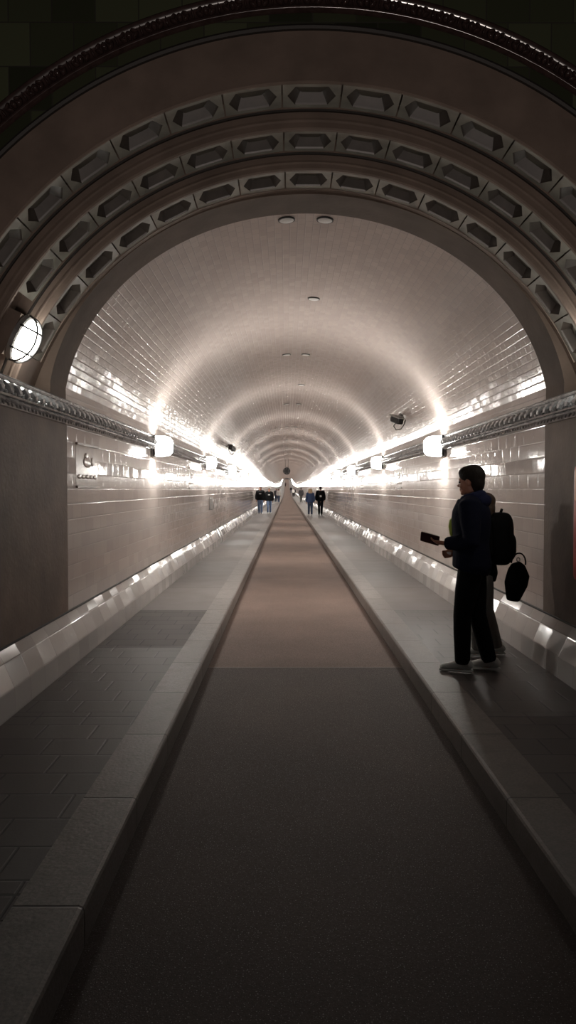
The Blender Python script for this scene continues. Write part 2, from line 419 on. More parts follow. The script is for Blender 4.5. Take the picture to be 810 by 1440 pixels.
for key, R, y0, y1 in (('a',RA,YA+.025,YB-.03), ('b',RB,YB+.03,YC-.03), ('c',RC,YC+.03,YD-.06)):
    mb = MB(); revolve(mb, ringprof[key], -AC, AC, 60, clip=None if key != 'c' else (W, 2.49))
    plain = [p for p in ringprof[key] if p[1] not in (R+DEP,)]
    for s in (-1, 1): revolve(mb, plain, s*AC, s*A74, 10, clip=None if key != 'c' else (W, 2.49))
    if key == 'c':
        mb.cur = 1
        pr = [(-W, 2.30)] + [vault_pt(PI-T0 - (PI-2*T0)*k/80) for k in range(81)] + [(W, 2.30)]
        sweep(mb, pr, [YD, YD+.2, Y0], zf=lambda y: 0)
        rim = []
        for x, z in pr:
            q = math.atan2(x, z-CZ); rim += [(x,YD,z), (2.53*sin(q),YD+.0005,CZ+2.53*cos(q))]
        mb.add(rim, [(2*k,2*k+2,2*k+3,2*k+1) for k in range(len(pr)-1)])
        mb.cur = 0
    # closing cheeks of the channel
    for s in (-1,1):
        a = s*AC
        mb.add([(rr*sin(a), yy, CZ+rr*cos(a)) for yy, rr in ((y0,R),(y1,R),(y1,R+DEP),(y0,R+DEP))], [(0,1,2,3)])
    mb.cur = 2                      # groove shade put in as a dark strip at the step's lip
    if key != 'c':
        yy = YB if key == 'a' else YC
        revolve(mb, [(yy-.028,R-.001),(yy-.026,R-.014),(yy-.004,R-.014),(yy-.002,R-.001)], -A74, A74, 80)
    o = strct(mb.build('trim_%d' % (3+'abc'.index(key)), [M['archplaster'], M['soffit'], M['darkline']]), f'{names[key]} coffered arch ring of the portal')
    first = None
    for k in range(-7, 8):
        if key == 'b' and abs(k) == 7: continue
        if first is None:
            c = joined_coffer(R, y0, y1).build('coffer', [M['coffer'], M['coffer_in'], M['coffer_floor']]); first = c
        else:
            c = first.copy(); C.objects.link(c)
        c.parent = o; a = k*PITCH
        c.location = ((R+.004)*sin(a), (y0+y1)/2, CZ+(R+.004)*cos(a)); c.rotation_euler = (0, a, 0)
    if key == 'b':      # plain plate where the lamps sit
        for s in (-1,1):
            q = MB(); q.box(-.17,.17,-.13,.13,-.094,.09); qq = q.build('lamp_panel', M['archplaster'], o)
            a = s*7.25*PITCH; qq.location = (R*sin(a), (y0+y1)/2, CZ+R*cos(a)); qq.rotation_euler = (0,a,0)
# clipped inner soffit below: jamb strip between the innermost ring and the cornice
# face wall of the hall around the arch
mb = MB()
N = 96; a_end = math.radians(80)
inner = []; 
mb.cur = 0
revolve(mb, [(YA, RA+.02), (YA, 3.12)], -A74, A74, 80)
mb.cur = 1
revolve(mb, [(YA, 3.12), (YA-.02, 3.123), (YA-.03, 3.14), (YA-.02,3.157),(YA-.008,3.16)], -A74, A74, 80)
mb.cur = 2
vs = []; n = 80
for k in range(n+1):
    a = -A74 + 2*A74*k/n; r = 3.16
    vs += [(r*sin(a), YA-.008, CZ+r*cos(a))]
    # outer point on the rectangle x=+-6.5, z up to 8
    dx, dz = sin(a), cos(a); t = min(6.5/abs(dx) if abs(dx) > 1e-6 else 1e9, (8-CZ)/dz)
    vs += [(dx*t, YA-.008, CZ+dz*t)]
mb.add(vs, [(2*k,2*k+2,2*k+3,2*k+1) for k in range(n)])
wf = strct(mb.build('wall_front', [M['archplaster'], M['darkline'], M['green']]), 'dark green tiled hall wall around the portal arch')
# rope / blossom moulding around the arch
mb = MB(); revolve(mb, [(YA-.01,3.235),(YA-.05,3.245),(YA-.055,3.26),(YA-.03,3.272),(YA-.03,3.35),(YA-.055,3.362),(YA-.05,3.377),(YA-.01,3.387)], -A74, A74, 90)
na = 46
for k in range(-na//2, na//2+1):
    a = k*math.radians(3.2); R = 3.31
    if abs(a) > A74: continue
    Mt = Matrix.Translation((R*sin(a), YA-.04, CZ+R*cos(a))) @ Matrix.Rotation(a, 4, 'Y')
    R3 = Mt.to_3x3()
    mb.ell(Mt @ Vector((0,0,0)), (.022,.035,.030), R3, 8, 6)
    for s in (-1,1):
        mb.ell(Mt @ Vector((s*.045,0,.016)), (.030,.026,.013), R3 @ Matrix.Rotation(s*.6,3,'Y'), 8, 6)
        mb.ell(Mt @ Vector((s*.045,0,-.016)), (.030,.026,.013), R3 @ Matrix.Rotation(-s*.6,3,'Y'), 8, 6)
    mb.ell(Mt @ Vector((.0925,0,0)), (.009,.03,.034), R3, 8, 6)
strct(mb.build('trim_6', M['rope'], smooth=True), 'glazed rope moulding curving over the arch')

# ------------------------------------------------------------------ cornices along both walls
def cornice(sgn, side, name):
    mb = MB(); zt = 2.388; P = W; K = .9
    prof = [(P,zt),(P-.035,zt+.0),(P-.04,zt-0.0108),(P-.035,zt-0.0234),(P-.022,zt-0.0270),(P-.022,zt-0.0360),   # lip
            (P-.035,zt-0.0450),(P-.045,zt-0.0540),(P-.05,zt-0.1170),(P-.055,zt-0.1260),                         # fluted face (backing)
            (P-.085,zt-0.1305),(P-.095,zt-0.1395),(P-.085,zt-0.1512),(P-.06,zt-0.1548),                        # ledge
            (P-.055,zt-0.1620),(P-.05,zt-0.1935),(P-.035,zt-0.2115),(P,zt-0.2160)]
    sweep(mb, prof, [4.8,5.4,6.2]+ys, sgn)
    y = 4.85
    while y < 48:
        n = 8 if y < 14 else 6
        # leaf shaped flute leaning over the ledge
        mb.tube([(sgn*(P-.040),y,zt-0.0432),(sgn*(P-.058),y,zt-0.0675),(sgn*(P-.078),y,zt-0.0990),(sgn*(P-.088),y,zt-0.1260)],
                [(.036,.014),(.060,.026),(.054,.028),(.034,.018)], n, up=(-sgn,0,0))
        if y < 26: mb.ell((sgn*(P-.088), y+.08, zt-0.1260), (.012,.014,.016), None, 6, 5)
        # rope strand of the lower roll
        if y < 26:
            for q in (0., .08):
                mb.tube([(sgn*(P-.052),y+q-.055,zt-0.1638),(sgn*(P-.070),y+q,zt-0.1782),(sgn*(P-.048),y+q+.055,zt-0.2016)], [(.008,.010),(.019,.014),(.008,.010)], 6, up=(-sgn,0,0))
        y += .175
    strct(mb.build(name, M['cornice'], smooth=False), f'dark glazed ornamental cornice along the {side} wall')
cornice(-1, 'left', 'trim_7'); cornice(1, 'right', 'trim_8')
for sgn, side, nm in ((-1,'left','trim_9'),(1,'right','trim_10')):     # cable run on the cornice between the lamps
    mb = MB()
    for dz, dx, r in ((-.003,.012,.007),):
        pts = [(sgn*(W-dx), y, 2.40+dz+E(y)) for y in [4.8]+ys]; mb.tube(pts, r, 6)
    strct(mb.build(nm, M['metal_dark'], smooth=True), f'cable run along the {side} cornice')

# ------------------------------------------------------------------ wall lamps
def make_wall_lamp():
    root = empty('wall_lamp')
    mb = MB(); mb.rbox(.02,.175,.165,.2,(-.115,0,0)); mb.build('back_plate', M['metal_dark'], root, smooth=False)
    mb = MB()                        # cushion shaped diffuser: flat at the wall, rounded outside
    sec = [(-.10,.165,.155),(-.02,.165,.155),(.05,.160,.148),(.10,.140,.128),(.128,.105,.092),(.138,.05,.045)]
    n = 20; vs = []; fs = []
    for x,a,b in sec:
        for k in range(n):
            t = 2*PI*k/n; sp = lambda v: math.copysign(abs(v)**.55, v)
            vs.append((x, a*sp(cos(t)), b*sp(sin(t))))
    for j in range(len(sec)-1):
        for k in range(n): fs.append((j*n+k, j*n+(k+1)%n, (j+1)*n+(k+1)%n, (j+1)*n+k))
    fs.append(tuple((len(sec)-1)*n+k for k in range(n))); mb.add(vs, fs)
    d = mb.build('diffuser', [M['lamp'], M['lamp_end'], M['lamp_top']], root, smooth=True)
    for p in d.data.polygons:
        if abs(p.normal.z) > .6: p.material_index = 2
        if abs(p.normal.y) > .5: p.material_index = 1        # end faces set dimmer to send less light along the tunnel
    return root
LX = 2.055
proto = make_wall_lamp(); first = True
SP = 7.2; nl = int((YE-11.5)/SP)
ordn = ['nearest','second nearest','third nearest','fourth nearest','fifth nearest','sixth nearest']
for k in range(nl+1):
    y = 11.5 + SP*k
    for sgn, side in ((-1,'left'),(1,'right')):
        o = proto if first else copy_tree(proto); first = False
        o.location = (sgn*LX, y, 2.235+E(y)); o.rotation_euler = (0,0,0 if sgn < 0 else PI)
        if k < 6: lab = f'glowing rounded lamp on the {side} wall cornice, {ordn[k]} in its row'
        else: lab = f'small glowing lamp far down the row on the {side} wall'
        tag(o, lab, 'lamp', f'glowing lamps along the {side} wall' if k < 6 else f'far glowing lamps along the {side} wall')
def portal_lamp(sgn, label):
    root = empty('bulkhead_lamp')
    mb = MB()                         # oval base
    n = 28
    def oval(z, a, b): return [(a*cos(2*PI*k/n), b*sin(2*PI*k/n), z) for k in range(n)]
    def stack(mb, secs, cap=True):
        vs = []; [vs.extend(oval(*s)) for s in secs]; m = len(secs)
        fs = [(j*n+k,j*n+(k+1)%n,(j+1)*n+(k+1)%n,(j+1)*n+k) for j in range(m-1) for k in range(n)]
        fs += [tuple(reversed(range(n))), tuple((m-1)*n+k for k in range(n))]; mb.add(vs, fs)
    stack(mb, [(0,.19,.145),(-.035,.185,.14),(-.045,.172,.128)]); mb.build('base', M['metal_grey'], root)
    mb = MB(); stack(mb, [(-.04,.168,.124),(-.08,.165,.12),(-.115,.145,.102),(-.135,.105,.072),(-.142,.05,.035)]); mb.build('diffuser', M['portallamp'], root, smooth=True)
    mb = MB()
    for yy in (-.055,.055):
        mb.tube([(.19*cos(t)*.98, yy, -.03-.128*sin(t)) for t in [PI*k/12 for k in range(13)]], .008, 6, up=(0,1,0))
    for xx in (-.09,.09):
        mb.tube([(xx, .145*cos(t)*.98, -.03-.118*sin(t)) for t in [PI*k/12 for k in range(13)]], .008, 6, up=(1,0,0))
    mb.build('guard', M['metal_dark'], root, smooth=True)
    a = sgn*7.25*PITCH; R = RB-.095
    root.location = ((R-.002)*sin(a), (YB+YC)/2, CZ+(R-.002)*cos(a)); root.rotation_euler = (0,a,0)
    tag(root, label, 'lamp')
portal_lamp(-1, 'oval bulkhead lamp with wire guard on the left of the coffered arch')
portal_lamp(1, 'oval bulkhead lamp with wire guard on the right of the coffered arch')

# ------------------------------------------------------------------ ceiling discs
def vent(x, y, lab, grp, first=[None]):
    if first[0] is None:
        root = empty('ceiling_vent')
        mb = MB(); n = 24
        mb.tube([(0,0,.02),(0,0,-.010)], [.083,.080], n, up=(1,0,0)); mb.build('rim', M['metal_dark'], root)
        mb = MB(); mb.tube([(0,0,-.006),(0,0,-.013),(0,0,-.017)], [.070,.066,.03], n, up=(1,0,0)); mb.build('disc', M['white_plastic'], root, smooth=False)
        first[0] = root
    else: root = copy_tree(first[0])
    t = math.acos(x/VA); root.location = (x, y, VZ+VH*sin(t)-.003+E(y)); root.rotation_euler = (0, math.atan(VH/VA*cos(t)/sin(t)), 0)
    tag(root, lab, 'ceiling vent', grp)
vent(-.18, 7.13, 'round pale disc set in the ceiling at the arch edge, left of its pair', 'round discs set in the vault')
vent(.18, 7.13, 'round pale disc set in the ceiling at the arch edge, right of its pair', 'round discs set in the vault')
vent(.18, 10.05, 'lone round pale disc in the ceiling between the first and second pairs', 'round discs set in the vault')
vent(-.18, 14.2, 'round disc in the ceiling above the first light band, left of its pair', 'round discs set in the vault')
vent(.18, 14.2, 'round disc in the ceiling above the first light band, right of its pair', 'round discs set in the vault')
vent(.18, 18.3, 'lone round disc in the ceiling between the second and third pairs', 'round discs set in the vault')
for k in range(5):
    for x, s in ((-.18,'left'),(.18,'right')):
        vent(x, 22.4+8.2*k, f'small distant ceiling disc on the {s} of the crown', 'distant discs set in the vault')

# ------------------------------------------------------------------ relief plaques
def plaque(sgn, y, label, grp):
    root = empty('relief_plaque', (sgn*W, y, 1.815))
    s = -sgn
    hw, hh = .41, .215
    mb = MB(); mb.box(min(0,s*.0015),max(0,s*.0015),-hw,hw,-hh+.02,hh-.02); mb.build('panel', M['plaque'], root)
    mb = MB(); mb.box(min(0,s*.022),max(0,s*.022),-hw-.01,hw+.01,hh-.016,hh+.006); mb.box(min(0,s*.022),max(0,s*.022),-hw-.01,hw+.01,-hh-.006,-hh+.016)
    mb.build('frame', M['plaque_edge'], root)
    mb = MB()        # low relief: a fish and waves
    mb.ell((s*.006,0,.04),(.007,.15,.055)); mb.ell((s*.006,.19,.05),(.008,.05,.045)); mb.ell((s*.006,-.05,.1),(.008,.05,.03))
    for k in range(5): mb.ell((s*.006,-.3+.15*k,-.11),(.007,.07,.022))
    mb.build('relief', M['plaque'], root, smooth=True)
    tag(root, label, 'relief', grp)
pl = ['pale glazed relief plaque on the left wall just beyond the pier', 'relief plaque on the left wall below and beyond the nearest wall lamp', 'third relief plaque from the portal on the left wall','fourth relief plaque from the portal on the left wall']
for k, y in enumerate((7.72, 16.15, 23.9, 31.8)): plaque(-1, y, pl[k], 'relief plaques on the left wall')
pr = ['relief plaque on the right wall between the nearest lamp and the standing man', 'second visible relief plaque from the portal on the right wall', 'third visible relief plaque from the portal on the right wall']
for k, y in enumerate((16.1, 24.1, 31.8)): plaque(1, y, pr[k], 'relief plaques on the right wall')
for k in range(9):
    for sgn, side in ((-1,'left'),(1,'right')):
        plaque(sgn, 39.8+8*k, f'tiny distant relief plaque in the row on the {side} wall', f'distant relief plaques on the {side} wall')

# ------------------------------------------------------------------ small fittings
root = empty('intercom_box', (-W, 20., 1.20))
mb = MB(); mb.rbox(.045,.10,.17,.2,(.045,0,0)); mb.build('housing', M['metal_grey'], root)
mb = MB(); mb.box(.088,.096,-.06,.06,-.12,.02); mb.build('speaker_grille', M['metal_dark'], root)
mb = MB(); mb.tube([(.085,0,.08),(.105,0,.08)], .025, 12); mb.build('button', M['white_plastic'], root)
tag(root, 'narrow grey metal box on the left wall below the row of plaques', 'wall box')

# surveillance cameras
def cctv(name_lab, loc, rot, sc=1.):
    root = empty('security_camera', loc, rot); root.scale = (sc,)*3
    # local: x towards the axis (out of the vault), y along the tunnel, z up
    mb = MB(); mb.rbox(.02,.08,.07,.2,(-.02,0,.02)); mb.build('mount_plate', M['metal_grey'], root)
    mb = MB(); mb.tube([(-.02,0,.02),(.07,0,.03),(.10,0,-.03)], .02, 10); mb.build('arm', M['metal_grey'], root, smooth=True)
    mb = MB(); Mr = Matrix.Rotation(math.radians(-18),3,'X')
    mb.rbox(.065,.14,.060,.25,(.13,0,-.075),Mr); mb.build('body', M['black_plastic'], root)
    mb = MB(); mb.rbox(.078,.17,.012,.3,(.13,-.01,-.008),Mr); mb.build('sunshield', M['metal_grey'], root)
    mb = MB(); mb.tube([(.13,-.12,-.035),(.13,-.165,-.020)], [.045,.040], 14); mb.build('lens', M['lens'], root)
    mb = MB(); mb.tube([(.17,.03,-.12),(.20,-.01,-.19),(.15,0,-.26),(.06,.03,-.25),(.0,.05,-.16),(-.04,.05,-.05)], .009, 8); mb.build('cable', M['black_plastic'], root, smooth=True)
    return root
a = math.radians(57); y = 14.5
o = cctv('', (R0*sin(a)-.03, y, CZ+R0*cos(a)), (0,0,PI+.5)); tag(o, 'black security camera with looped cable on the right of the vault', 'camera')
a = math.radians(-57.5); y = 24.
o = cctv('', (R0*sin(a)+.06, y, CZ+R0*cos(a)-.01), (0,0,-.4)); tag(o, 'small security camera high on the left of the vault', 'camera')

# round hanging fan/signal disc under the crown
d = 62.; root = empty('hanging_signal', (.0-.17, d, EYE+25.5*d/1060))
mb = MB(); n = 28
mb.tube([(0,-.06,0),(0,.10,0)], .30, n, up=(0,0,1)); mb.build('housing', M['black_plastic'], root, smooth=False)
mb = MB(); R_ = .275
mb.tube([(R_*cos(t),-.075,R_*sin(t)) for t in [2*PI*k/24 for k in range(25)]], .022, 8, up=(0,1,0)); mb.build('ring', M['metal_dark'], root, smooth=True)
mb = MB()
for k in range(6):
    t = PI/6+k*PI/3; mb.ell((.18*cos(t),-.07,.18*sin(t)),(.05,.015,.02),Matrix.Rotation(-t,3,'Y'))
mb.build('blade', M['metal_grey'], root, smooth=True)
mb = MB(); top = CZ+R0-(EYE+25.5*d/1060)
for s in (-1,1): mb.tube([(s*.12,.02,.26),(s*.12,.02,top-.01)], .015, 8, up=(1,0,0))
mb.build('hanger', M['metal_dark'], root)
tag(root, 'round black fan-like disc hanging under the crown of the vault', 'hanging sign')

# red wall panel on the right pier
root = empty('fire_cabinet', (W-.006, 5.93, 1.365))
mb = MB(); mb.rbox(.016,.27,.465,.12,(-.016,0,-.06)); mb.build('cabinet_body', M['red'], root)
mb = MB(); mb.rbox(.004,.245,.13,.15,(-.033,0,.25)); mb.build('lit_top', M['orange'], root)  # light on the upper part painted as a paler orange plate
mb = MB(); mb.rbox(.008,.012,.05,.4,(-.038,-.20,-.1)); mb.build('handle', M['metal_grey'], root)
tag(root, 'red cabinet with its lit top painted orange fixed to the right pier', 'cabinet')

# ------------------------------------------------------------------ people
def bake(mb, name, mat, parent, voxel, smooth_it=4, sf=.5):
    me = bpy.data.meshes.new('tmp'); me.from_pydata(mb.v, [], mb.f)
    bm = bmesh.new(); bm.from_mesh(me); bmesh.ops.recalc_face_normals(bm, faces=bm.faces); bm.to_mesh(me); bm.free()
    o = bpy.data.objects.new('tmp', me); C.objects.link(o)
    r = o.modifiers.new('r', 'REMESH'); r.mode = 'VOXEL'; r.voxel_size = voxel
    s = o.modifiers.new('s', 'SMOOTH'); s.factor = sf; s.iterations = smooth_it
    dg = bpy.context.evaluated_depsgraph_get(); dg.update()
    m2 = bpy.data.meshes.new_from_object(o.evaluated_get(dg)); m2.name = name
    bpy.data.objects.remove(o)
    m2.materials.clear(); m2.materials.append(mat)
    m2.polygons.foreach_set('use_smooth', [True]*len(m2.polygons))
    q = bpy.data.objects.new(name, m2); C.objects.link(q); q.parent = parent
    return q
def V(*a): return Vector(a)
def hand(mb, wrist, d, pn, side, curl=.5, s=1.):
    """wrist point, direction d, palm normal pn (side the fingers curl to), thumb towards side vector"""
    d = Vector(d).normalized(); pn = Vector(pn); pn = (pn - d*pn.dot(d)).normalized(); w = d.cross(pn)*side
    wrist = Vector(wrist)
    mb.tube([wrist-d*.03*s, wrist, wrist+d*.03*s, wrist+d*.075*s, wrist+d*.092*s], [(.028*s,.020*s),(.030*s,.019*s),(.040*s,.016*s),(.043*s,.015*s),(.036*s,.011*s)], 12, up=pn)
    for k, (off, ln) in enumerate(((.032,.073),(.011,.081),(-.011,.076),(-.031,.060))):
        p = wrist + d*.078*s + w*off*s; dirn = d.copy(); pts = [p]; seg = ln*s/3
        for j in range(3):
            ang = curl*(.35+.45*j) if j else curl*.5
            dirn = (dirn*cos(ang) + pn*sin(ang)).normalized(); p = p + dirn*seg*(1.25-.25*j); pts.append(p)
        mb.tube(pts, [.0092*s,.0088*s,.0080*s,.0066*s], 8, up=w)
    p = wrist + d*.022*s + w*.026*s; dirn = (d*.55 + w*.8 + pn*.25).normalized(); pts = [p]
    for j in range(3):
        p = p + dirn*[.036,.030,.024][j]*s; pts.append(p); dirn = (dirn*.8 + d*.35 + pn*.3*curl).normalized()
    mb.tube(pts, [.014*s,.0115*s,.010*s,.0075*s], 8, up=pn)
def head(mb, c, M3, s=1., detail=True):
    """c = base of chin level centre; local x front, y left, z up"""
    P = lambda *a: c + M3 @ (Vector(a)*s)
    E_ = lambda p, r, mm=None: mb.ell(P(*p), tuple(q*s for q in r), M3 @ mm if mm else M3, 18, 12)
    E_((-.012,0,.135),(.097,.076,.092)); E_((.018,0,.085),(.070,.062,.080)); E_((.045,0,.030),(.038,.040,.030)); E_((.068,0,.018),(.018,.022,.017))
    E_((.0,0,.045),(.055,.056,.045))
    if detail:
        E_((.070,0,.128),(.020,.048,.014)); E_((.086,0,.098),(.012,.0095,.030), Matrix.Rotation(-.35,3,'Y')); E_((.099,0,.080),(.013,.014,.010))
        E_((.082,0,.052),(.010,.024,.006)); E_((.080,0,.042),(.010,.021,.007))
        for q in (-1,1):
            E_((-.008,q*.077,.098),(.017,.008,.032), Matrix.Rotation(.2,3,'Y')); E_((.055,q*.038,.075),(.022,.022,.022))
def figure(lab, loc, rotz, H=1.75, voxel=.02, c=None, pose=None, near=False, hair='short', female=False, grp=None, cat='person'):
    """local frame: x front, y left; c = dict of materials"""
    root = empty('person', loc, (0,0,rotz)); root.scale = (H/1.75,)*3
    p = dict(lf=(.12,.09), rf=(-.12,-.09), le=(-.04,.25,1.12), lw=(.03,.25,.88), re=(-.04,-.25,1.12), rw=(.03,-.25,.88), lh=(.1,0,-1), rh=(.1,0,-1), lpn=(0,-1,0), rpn=(0,1,0), yaw=0., nod=0., lean=0., lank=.08, rank=.08, curl=.5)
    p.update(pose or {})
    hips = {1: V(-.01,.085,.90), -1: V(-.01,-.085,.90)}
    ank = {1: V(p['lf'][0],p['lf'][1],.085), -1: V(p['rf'][0],p['rf'][1],.085)}
    knee = {}
    for s in (1,-1):
        mid = hips[s].lerp(ank[s], .52); knee[s] = mid + V(.035,0,0)
    ln = p['lean']; sh = {1: V(-.005+ln,.175,1.42), -1: V(-.005+ln,-.175,1.42)}
    if female: sh = {k: v*1.0 - V(0,.022*k,.0) for k, v in sh.items()}
    el = {1: Vector(p['le']), -1: Vector(p['re'])}; wr = {1: Vector(p['lw']), -1: Vector(p['rw'])}
    hd = {1: Vector(p['lh']).normalized(), -1: Vector(p['rh']).normalized()}; pn = {1: p['lpn'], -1: p['rpn']}
    neck = V(ln,0,1.45); chin = V(.005+ln*1.2,0,1.512); hs = 1.06 if near else 1.
    M3 = Matrix.Rotation(p['yaw'],3,'Z') @ Matrix.Rotation(p['nod'],3,'Y')
    # body: continuous
    mb = MB(); k = .86
    def torso(mb, g, top=1.47, bot=.80):
        secs = [(bot,.150,.105,0),(.90,.168,.118,-.01),(1.0,.158,.108,-.003),(1.10,.148,.100,0),(1.20,.160,.110,ln*.4),(1.30,.178,.118,ln*.7),(1.38,.182,.108,ln),(1.43,.155,.085,ln),(top,.075,.065,ln)]
        secs = [q for q in secs if q[0] >= bot]
        mb.tube([(q[3],0,q[0]) for q in secs], [(q[1]*(1 if not female else .92)+g, q[2]+g) for q in secs], 24, up=(1,0,0))
    torso(mb, -.02)
    mb.tube([neck-V(.01,0,.06), neck, chin+V(-.015,0,.03)], [.062,.052,.05], 14)
    head(mb, chin, M3, hs, near)
    for s in (1,-1):
        mb.tube([sh[s]-V(0,.06*s,.0), sh[s], sh[s].lerp(el[s],.5), el[s], el[s].lerp(wr[s],.4), wr[s]], [.045,.050,.042,.036,.034,.024], 12, up=(1,0,0))
        if near: hand(mb, wr[s], hd[s], pn[s], s if s == 1 else -1, p['curl'])
        else:
            mb.tube([wr[s], wr[s]+hd[s]*.09], [.026,.03], 8); mb.tube([wr[s]+hd[s]*.08, wr[s]+hd[s]*.17], [.03,.014], 8)
        mb.tube([hips[s]+V(0,0,.02), hips[s].lerp(knee[s],.45), knee[s], knee[s].lerp(ank[s],.35), ank[s]], [.078,.068,.048,.048,.032], 12, up=(1,0,0))
        mb.tube([ank[s]+V(-.03,0,-.04), ank[s]+V(.04,0,-.045), ank[s]+V(.13,0,-.06)], [(.03,.035),(.036,.03),(.034,.015)], 10)
    bake(mb, 'body', c['skin'], root, voxel*.7 if near else voxel, 3 if near else 2)
    # trousers
    mb = MB(); wl = c.get('legw', 1.)
    for s in (1,-1):
        low = ank[s]+V(-.005,0,-.015)
        mb.tube([hips[s]+V(0,-.01*s,.09), hips[s], hips[s].lerp(knee[s],.45), knee[s], knee[s].lerp(low,.4), low],
                [(.085,.115),(.088*wl,.108),(.082*wl,.09*wl),(.066*wl,.068*wl),(.064*wl,.066*wl),(.052*wl,.058*wl)], 16, up=(1,0,0))
    mb.tube([(0,0,.84),(0,0,.92),(0,0,1.02)], [(.15,.10),(.175,.122),(.165,.112)], 20, up=(1,0,0))
    bake(mb, 'trousers', c['legs'], root, voxel, 4)
    # jacket
    mb = MB(); g = c.get('bulk', .022)
    torso(mb, g, top=1.475, bot=c.get('hem', .86))
    for s in (1,-1):
        mb.tube([sh[s]-V(0,.07*s,.0), sh[s]+V(0,.0,.0), sh[s].lerp(el[s],.5), el[s], el[s].lerp(wr[s],.45), wr[s]-(wr[s]-el[s]).normalized()*.015],
                [.070+g*.5,.070+g*.5,.058+g*.5,.052+g*.5,.046+g*.5,.034+g*.4], 14, up=(1,0,0))
    bake(mb, 'jacket', c['top'], root, voxel, 5)
    if 'hood' in c:
        mb = MB(); mb.ell((-.090+ln,0,1.45),(.085,.125,.062),Matrix.Rotation(.55,3,'Y')); mb.tube([(.075+ln,.04,1.475),(.04+ln,.08,1.485),(-.03+ln,.10,1.50),(-.085+ln,.05,1.515),(-.085+ln,-.05,1.515),(-.03+ln,-.10,1.50),(.04+ln,-.08,1.485),(.075+ln,-.04,1.475)],[.025,.032,.036,.040,.040,.036,.032,.025],10)
        bake(mb, 'hood', c['hood'], root, voxel, 4)
    # shoes
    for s in (1,-1):
        mb = MB(); a = ank[s]; z = a.z-.085
        sh_ = [(-.085,.030,.030),(-.06,.038,.050),(.0,.040,.055),(.06,.044,.040),(.12,.046,.030),(.165,.038,.024),(.185,.02,.016)]
        mb.tube([(a.x+x, a.y, z+.012+h) for x,w_,h in sh_], [(w_,h) for x,w_,h in sh_], 14)
        so = bake(mb, 'shoe', c['shoe'], root, min(voxel,.012), 3)
        if near:
            mb = MB(); q = [(-.095,.025),(-.08,.037),(0,.041),(.09,.050),(.15,.044),(.19,.022)]
            mb.tube([(a.x+x,a.y,z+.014) for x,_ in q], [(w_,.014) for _,w_ in q], 12)
            x = bake(mb, 'sole', M['sole'], so, .008, 2)
            mb = MB()
            for j in range(4): mb.tube([(a.x+.035+j*.022,a.y-.022,z+.098-j*.011),(a.x+.035+j*.022,a.y,z+.106-j*.011),(a.x+.035+j*.022,a.y+.022,z+.098-j*.011)], .004, 6)
            mb.build('laces', M['whitecloth'], so)
    # hair
    mb = MB(); P = lambda *q: chin + M3 @ (Vector(q)*hs)
    def HE(q, r, mm=None): mb.ell(P(*q), tuple(x*hs for x in r), M3 @ mm if mm else M3)
    if hair == 'short':
        HE((-.024,0,.152),(.108,.088,.090)); HE((-.062,0,.095),(.058,.076,.080)); HE((.030,0,.192),(.062,.066,.040), Matrix.Rotation(.35,3,'Y')); HE((-.058,0,.055),(.045,.058,.05))
    elif hair == 'long':
        HE((-.022,0,.150),(.108,.090,.092)); HE((-.065,0,.07),(.060,.085,.11)); HE((-.085,0,-.04),(.045,.085,.13)); HE((.03,0,.19),(.06,.065,.04))
    elif hair == 'wide':
        HE((-.02,0,.14),(.125,.135,.115)); HE((-.055,0,.04),(.09,.15,.10)); HE((-.07,0,-.05),(.07,.135,.09))
    bake(mb, 'hair', c['hair'], root, .012 if near else voxel, 3)
    if near:
        for s in (1,-1):
            mb = MB(); mb.ell(P(.072,s*.031,.107),(.012,.013,.010),M3,12,8); mb.build('eye', M['black_plastic'], root, smooth=True)
    tag(root, lab, cat, grp)
    return root
def backpack(loc, rotz, sc, mat, lab, patch=None, near=False):
    root = empty('backpack', loc, (0,0,rotz)); root.scale = (sc,)*3
    mb = MB(); mb.rbox(.11,.155,.24,.55,(0,0,0),nu=28,nv=18); mb.rbox(.05,.115,.11,.6,(-.085,0,-.07)); 
    bake(mb, 'bag_body', mat, root, .012, 4)
    mb = MB()
    for s in (-1,1): mb.tube([(.09,s*.08,.20),(.15,s*.09,.25),(.22,s*.10,.20),(.26,s*.11,.08),(.22,s*.12,-.05),(.10,s*.12,-.16)], [(.022,.006)]*6, 8)
    mb.build('strap', mat, root, smooth=True)
    mb = MB(); mb.tube([(0,-.04,.23),(-.01,-.03,.265),(-.01,.03,.265),(0,.04,.23)], .008, 8); mb.build('handle', mat, root, smooth=True)
    if patch: mb = MB(); mb.rbox(.006,.06,.06,.4,(-.157,0,-.06)); mb.build('patch', patch, root)
    tag(root, lab, 'backpack'); return root

R_ = math.radians
# the man in front
PX, PY, RZ = 1.415, 6.50, R_(160)
man = figure('young man in dark navy jacket and black trousers, looking left with a phone in hand', (PX,PY,.008), RZ, H=1.765, voxel=.011, near=True,
  c=dict(skin=M['skin'], legs=M['black'], top=M['navy'], hood=M['hoodnavy'], shoe=M['shoe'], hair=M['hair_dark'], bulk=.05, hem=.86, legw=1.12),
  pose=dict(lf=(.06,.085), rf=(-.15,-.08), le=(-.03,.245,1.12), lw=(.20,.155,1.10), lh=(1,-.35,.10), lpn=(0.2,-.5,1), re=(-.02,-.24,1.13), rw=(.14,-.10,1.02), rh=(.8,.5,-.3), rpn=(-.3,0.6,.4), yaw=R_(-12), nod=.08, curl=.45))
mb = MB(); mb.tube([(.13,.02,1.13),(.160,.02,1.17),(.172,.02,1.24),(.165,.02,1.29),(.13,.02,1.33)], [(.02,.012),(.022,.020),(.022,.020),(.022,.018),(.02,.012)], 10, up=(1,0,0)); mb.build('shirt_front', M['lime'], man, smooth=True)
mb = MB(); mb.rbox(.02,.016,.014,.5,(.195,-.06,1.0)); mb.build('wrist_tag', M['whitecloth'], man)
